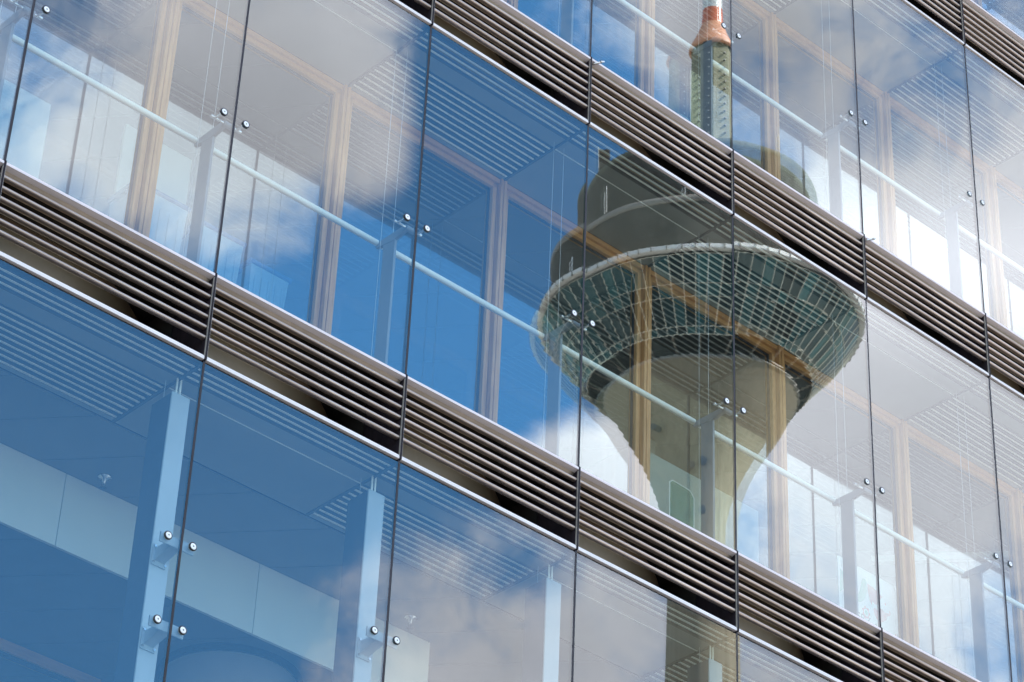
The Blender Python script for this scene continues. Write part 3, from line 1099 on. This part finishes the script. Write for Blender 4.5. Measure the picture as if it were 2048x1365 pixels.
lat('bowl_rim', [(17.0, 167.7), (17.5, 167.75), (17.6, 167.85), (17.6, 168.3), (17.0, 168.4), (15.8, 168.4)], 'tower_trim', NS, False)
jn = MB().box(17.5, 17.66, -.06, .06, 167.75 + HZ, 168.38 + HZ, 'tower_edge')
for i in range(NS):
    turned(jn, 'rim_joint', tower, 2 * math.pi * i / NS)
lat('lower_drum', [(15.9, 168.4), (16.0, 174.9)], 'tower_drum')
lat('drum_edge', [(16.0, 174.9), (16.12, 174.95), (16.12, 175.7), (15.9, 175.8), (13.2, 175.8)], 'tower_edge')
lat('upper_drum', [(13.3, 175.7), (13.4, 184.5)], 'tower_drum')
lat('drum_edge', [(13.4, 184.5), (13.45, 184.6), (13.45, 185.2), (13.3, 185.3), (8.0, 185.6)], 'tower_roof')
lat('roof_drum', [(9.2, 185.3), (9.2, 188.0), (9.0, 188.3), (2.0, 188.5)], 'tower_roof')
lat('mast', [(2.45, 186), (2.3, 200), (2.25, 207.7)], 'tower_mast', 8, False)
lat('cone', [(2.3, 207.5), (2.6, 207.55), (2.45, 208.2), (1.7, 210.0), (1.2, 211.7)], 'antenna_pink', 40)
lat('antenna', [(1.2, 211.7), (1.1, 214.0)], 'antenna_red', 40)
lat('antenna_section', [(1.1, 214.0), (1.05, 220.0)], 'antenna_white', 40)
lat('antenna_section', [(1.05, 220.0), (.9, 226.0)], 'antenna_red', 40)
lat('antenna_tip', [(.9, 226.0), (.6, 234.0), (.1, 238.5), (0.0, 238.6)], 'antenna_white', 40)
# flutes and lamps up the mast, facing the square
fl_ = MB()
fl_.box(2.02, 2.36, -.42, .42, 186 + HZ, 207.4 + HZ, 'dark_metal')
link('mast_groove', fl_.mesh('mast_groove'), tower, (0, 0, 0), (0, 0, FACE + 0.25))
lm = MB().box(2.36, 2.46, -.07, .07, -.06, .06, 'antenna_white').mesh('mast_light')
hl = MB().tube((2.05, 0, 0), (2.33, 0, .0), .12, 'dark_metal', 10).mesh('porthole')
for k in range(18):
    link('mast_light', lm, tower, (0, 0, 187.2 + HZ + 1.08 * k), (0, 0, FACE + .18))
    link('porthole', hl, tower, (0, 0, 187.6 + HZ + 1.08 * k), (0, 0, FACE - .62))
# portholes in the head and shaft
for r_, z_, da in ((5.0, 148.3, -0.05), (3.8, 143.0, 0.02), (4.1, 133.6, -0.25), (7.2, 152.0, 0.7)):
    ph = MB().tube((r_ - .6, 0, z_ + HZ), (r_ + .28, 0, z_ + HZ - .1), .42, 'dark_metal', 16).mesh('porthole')
    link('porthole', ph, tower, (0, 0, 0), (0, 0, FACE + da))


def whip(ang, r, z, h, seg=5):
    b = MB()
    b.tube((0, 0, 0), (0, 0, h), .06, 'antenna_white', 6)
    for k in range(seg):
        zz = h * (k + 1) / (seg + 1)
        b.box(-.28, .28, -.04, .04, zz - .03, zz + .03, 'tower_edge')
    b.tube((.35, 0, 0), (.35, 0, h * .8), .04, 'antenna_white', 6)
    link('deck_aerial', b.mesh('deck_aerial'), tower, (r * math.cos(ang), r * math.sin(ang), z + HZ), (0, 0, ang + 1.57))


# aerials stand on the two decks; angles run clockwise from the side that faces the square
whip(FACE + 0.75, 15.0, 175.8, 3.6)
whip(FACE + 0.95, 16.3, 168.4, 2.4, 2)
whip(FACE + 0.12, 13.8, 175.8, 1.4, 3)
whip(FACE - 0.75, 12.3, 185.3, 2.6, 4)
bx = MB().box(-.7, .7, -.5, .5, 0, 2.6, 'tower_drum').box(.72, .82, -.5, .5, 0, 3.0, 'antenna_white')
link('roof_cabin', bx.mesh('roof_cabin'), tower, (12.3 * math.cos(FACE + 1.05), 12.3 * math.sin(FACE + 1.05), 185.4 + HZ), (0, 0, FACE + 1.57))
bx = MB().box(-.8, .8, -.5, .5, 0, 2.2, 'antenna_white')
link('roof_cabin', bx.mesh('roof_cabin'), tower, (13.4 * math.cos(FACE - .02), 13.4 * math.sin(FACE - .02), 175.8 + HZ), (0, 0, FACE + 1.57))
